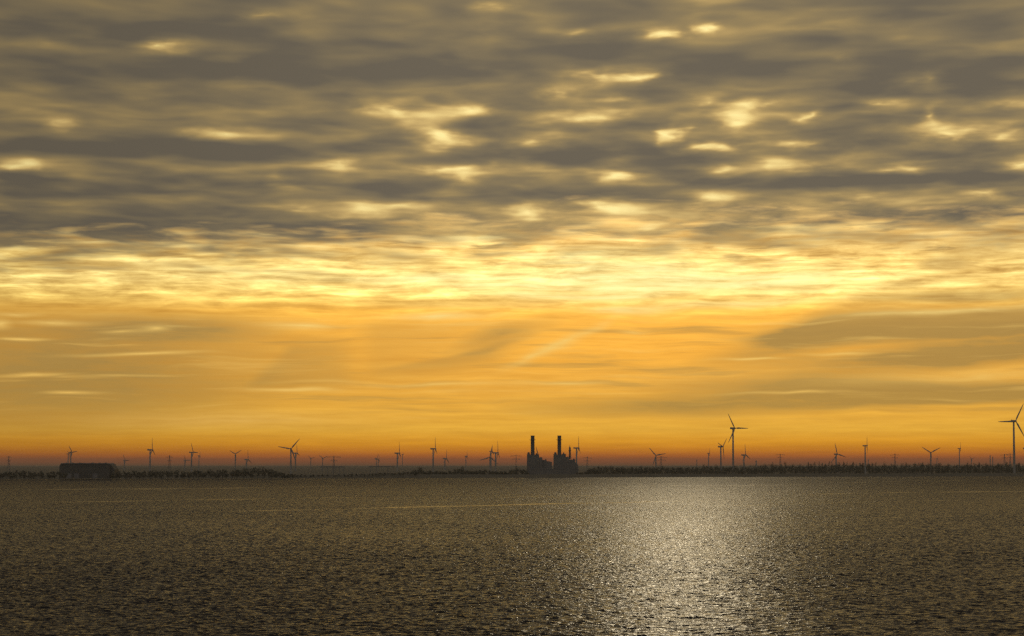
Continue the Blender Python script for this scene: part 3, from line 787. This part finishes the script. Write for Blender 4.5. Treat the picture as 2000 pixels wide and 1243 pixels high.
b1 = block(1029.3, [(0, 6.6, 887.3, 0, 22), (6.6, 16, 889.0, .4, 21), (16, 23.6, 887.6, .2, 20), (23.6, 30, 893.5, 1, 18)],
      [(30, 38.5, 898.2, 899.4), (38.5, 48.6, 900.8, 902.6)], 11.1, 'left block of the power station with chimney and a leaning service mast beside it',
      [(1.2, 5.4, 888, 883.6), (17.5, 20, 888, 885.4), (36, 38, 899, 896.6)])
b2 = block(1081.4, [(0, 6.6, 887.3, 0, 22), (6.6, 15.8, 889.0, .4, 21), (15.8, 24, 887.0, .2, 20), (24, 31, 893.2, 1, 18), (31, 42, 898.2, 1.5, 17)],
      [(42, 48, 903.5, 908.5)], 11.3, 'right block of the power station with chimney, next to the small vent stack',
      [(1.2, 5.8, 888, 883.6), (18.5, 21, 888, 884.2), (27, 28.6, 894, 891.4), (38, 41.5, 899, 896)])
b3 = thing('turbine_hall', at(1129, 4480) + Vector((0, 0, 2)), 'low hall between and in front of the power station blocks on the shore', 'building')
b3.location = at(1030, 4450) + Vector((0, 0, 2))
m = MB(); m.box(0, 99 * KP, 0, 12, 0, zrow(917)); m.box(20 * KP, 46 * KP, 2, 11, zrow(917), zrow(914)); m.box(62 * KP, 80 * KP, 2, 11, zrow(917), zrow(913.4)); m.build('wall', M_CLAD, b3)
m = MB(); m.box(-.4, 99 * KP + .4, -.4, 12.4, zrow(917) + .003, zrow(917) + .6); m.build('roof_edge', M_ROOF, b3)
# leaning mast beside the left block
t = thing('service_mast', at(1049, 4492) + Vector((0, 0, zrow(888) + 2)), 'short lattice mast leaning beside the left power station chimney', 'mast')
m = MB()
for y in (-.8, .8):
    m.bar((1.8, y, -3), (-2.0, y, 14.8), .55); m.bar((3.4, y, -3), (-.4, y, 10), .5)
    for k in range(5): m.bar((1.8 - 3.8 * k / 5, y, -3 + 17.8 * k / 5), (3.0 - 3.6 * k / 5, y, -1 + 13 * k / 5), .3)
m.build('lattice', M_STEEL, t)
m = MB(); m.box(-2.4, 1.0, -1.2, 1.2, 5.0, 5.5); m.build('platform', M_STEEL, t)
# small vent stack
t = thing('vent_stack', at(1113, 4500) + Vector((0, 0, 2)), 'small vent stack on splayed legs at the right of the power station', 'vent stack')
m = MB(); m.lathe([(1.3, zrow(897)), (1.3, zrow(884)), (1.9, zrow(882)), (1.9, zrow(875)), (1.0, zrow(873.5)), (.35, zrow(872)), (.3, zrow(869))], seg=16); m.build('pipe', M_STACK, t)
m = MB(); m.lathe([(1.9, zrow(880.6)), (3.0, zrow(880.5)), (3.0, zrow(880)), (1.9, zrow(879.9))], seg=16); m.build('platform', M_STEEL, t)
for s in (-1, 1):
    m = MB()
    for y in (-2, 2):
        m.bar((s * 1.2, y * .4, zrow(881)), (s * 4.2 + 1.2, y, 0), .5)
    for k in range(6):
        f = k / 6; g = (k + 1) / 6; z = zrow(881)
        m.bar((s * 1.2 + (s * 3 + 1.2) * f, -.8 - 1.2 * f, z * (1 - f)), (s * 1.2 + (s * 3 + 1.2) * g, .8 + 1.2 * g, z * (1 - g)), .3)
    m.build('leg', M_STEEL, t)

# ------------------------------------------------------------------ big hall on the left
YH = 4060 - 330; KH = YH / FH
t = thing('industrial_hall', at(168, YH) + Vector((0, 0, 2)), 'big broad hall with a flat roof and sloping right shoulder on the far left shore', 'building', rz=0.0)
zh = lambda py: CAM_H + (HZ - py) * KH - 2.0
X = lambda px: (px - 168) * KH
def prism(outline, y0, y1):
    m = MB(); n = len(outline)
    vs = [(x, y0, z) for x, z in outline] + [(x, y1, z) for x, z in outline]
    fs = [tuple(range(n)), tuple(range(2 * n - 1, n - 1, -1))] + [(i, i + n, (i + 1) % n + n, (i + 1) % n) for i in range(n)]
    m.add(vs, fs); return m
prism([(X(116), 0), (X(214), 0), (X(214), zh(907.2)), (X(211), zh(906.4)), (X(119), zh(906.4)), (X(117), zh(908.5)), (X(116), zh(912))], 0, 60).build('wall', M_DARKCLAD, t)
m = prism([(X(118.6), zh(906.4) + .003), (X(211.4), zh(906.4) + .003), (X(209.5), zh(905)), (X(165), zh(904.7)), (X(120), zh(905))], -.6, 60.6)
r = m.build('roof', M_ROOF, t)
m = prism([(X(214) + .003, 0), (X(223), 0), (X(222), zh(917)), (X(218), zh(911.5)), (X(214) + .003, zh(907.4))], 6, 50); m.build('side_aisle', M_DARKCLAD, t)
for px in (127, 139, 153, 178, 192, 204):
    m = MB(); m.box(X(px) - 1.3, X(px) + 1.3, 10, 16, zh(905) - .5, zh(904)); m.build('roof_vent', M_ROOF, r)
for px in (135, 150, 186):
    m = MB(); m.box(X(px) - 4, X(px) + 4, -.25, 0, 0, 8); m.build('door', M_ROOF, t)

# ------------------------------------------------------------------ haze
def build_haze():
    m = bpy.data.materials.new('haze'); m.use_nodes = True
    nt = m.node_tree; nt.nodes.clear()
    v = nt.nodes.new('ShaderNodeVolumePrincipled'); o = nt.nodes.new('ShaderNodeOutputMaterial')
    v.inputs['Color'].default_value = (0.84, 0.76, 0.64, 1)
    v.inputs['Density'].default_value = 2.9e-5
    v.inputs['Anisotropy'].default_value = 0.2
    nt.links.new(v.outputs[0], o.inputs['Volume'])
    mb = MB(); mb.box(-31000, 31000, -3100, 59000, -3.2, 172.0)
    h = mb.build('haze', m); tag(h, 'thin brown haze lying over the estuary and far shore', 'haze', kind='stuff')
    h.visible_shadow = True
build_haze()
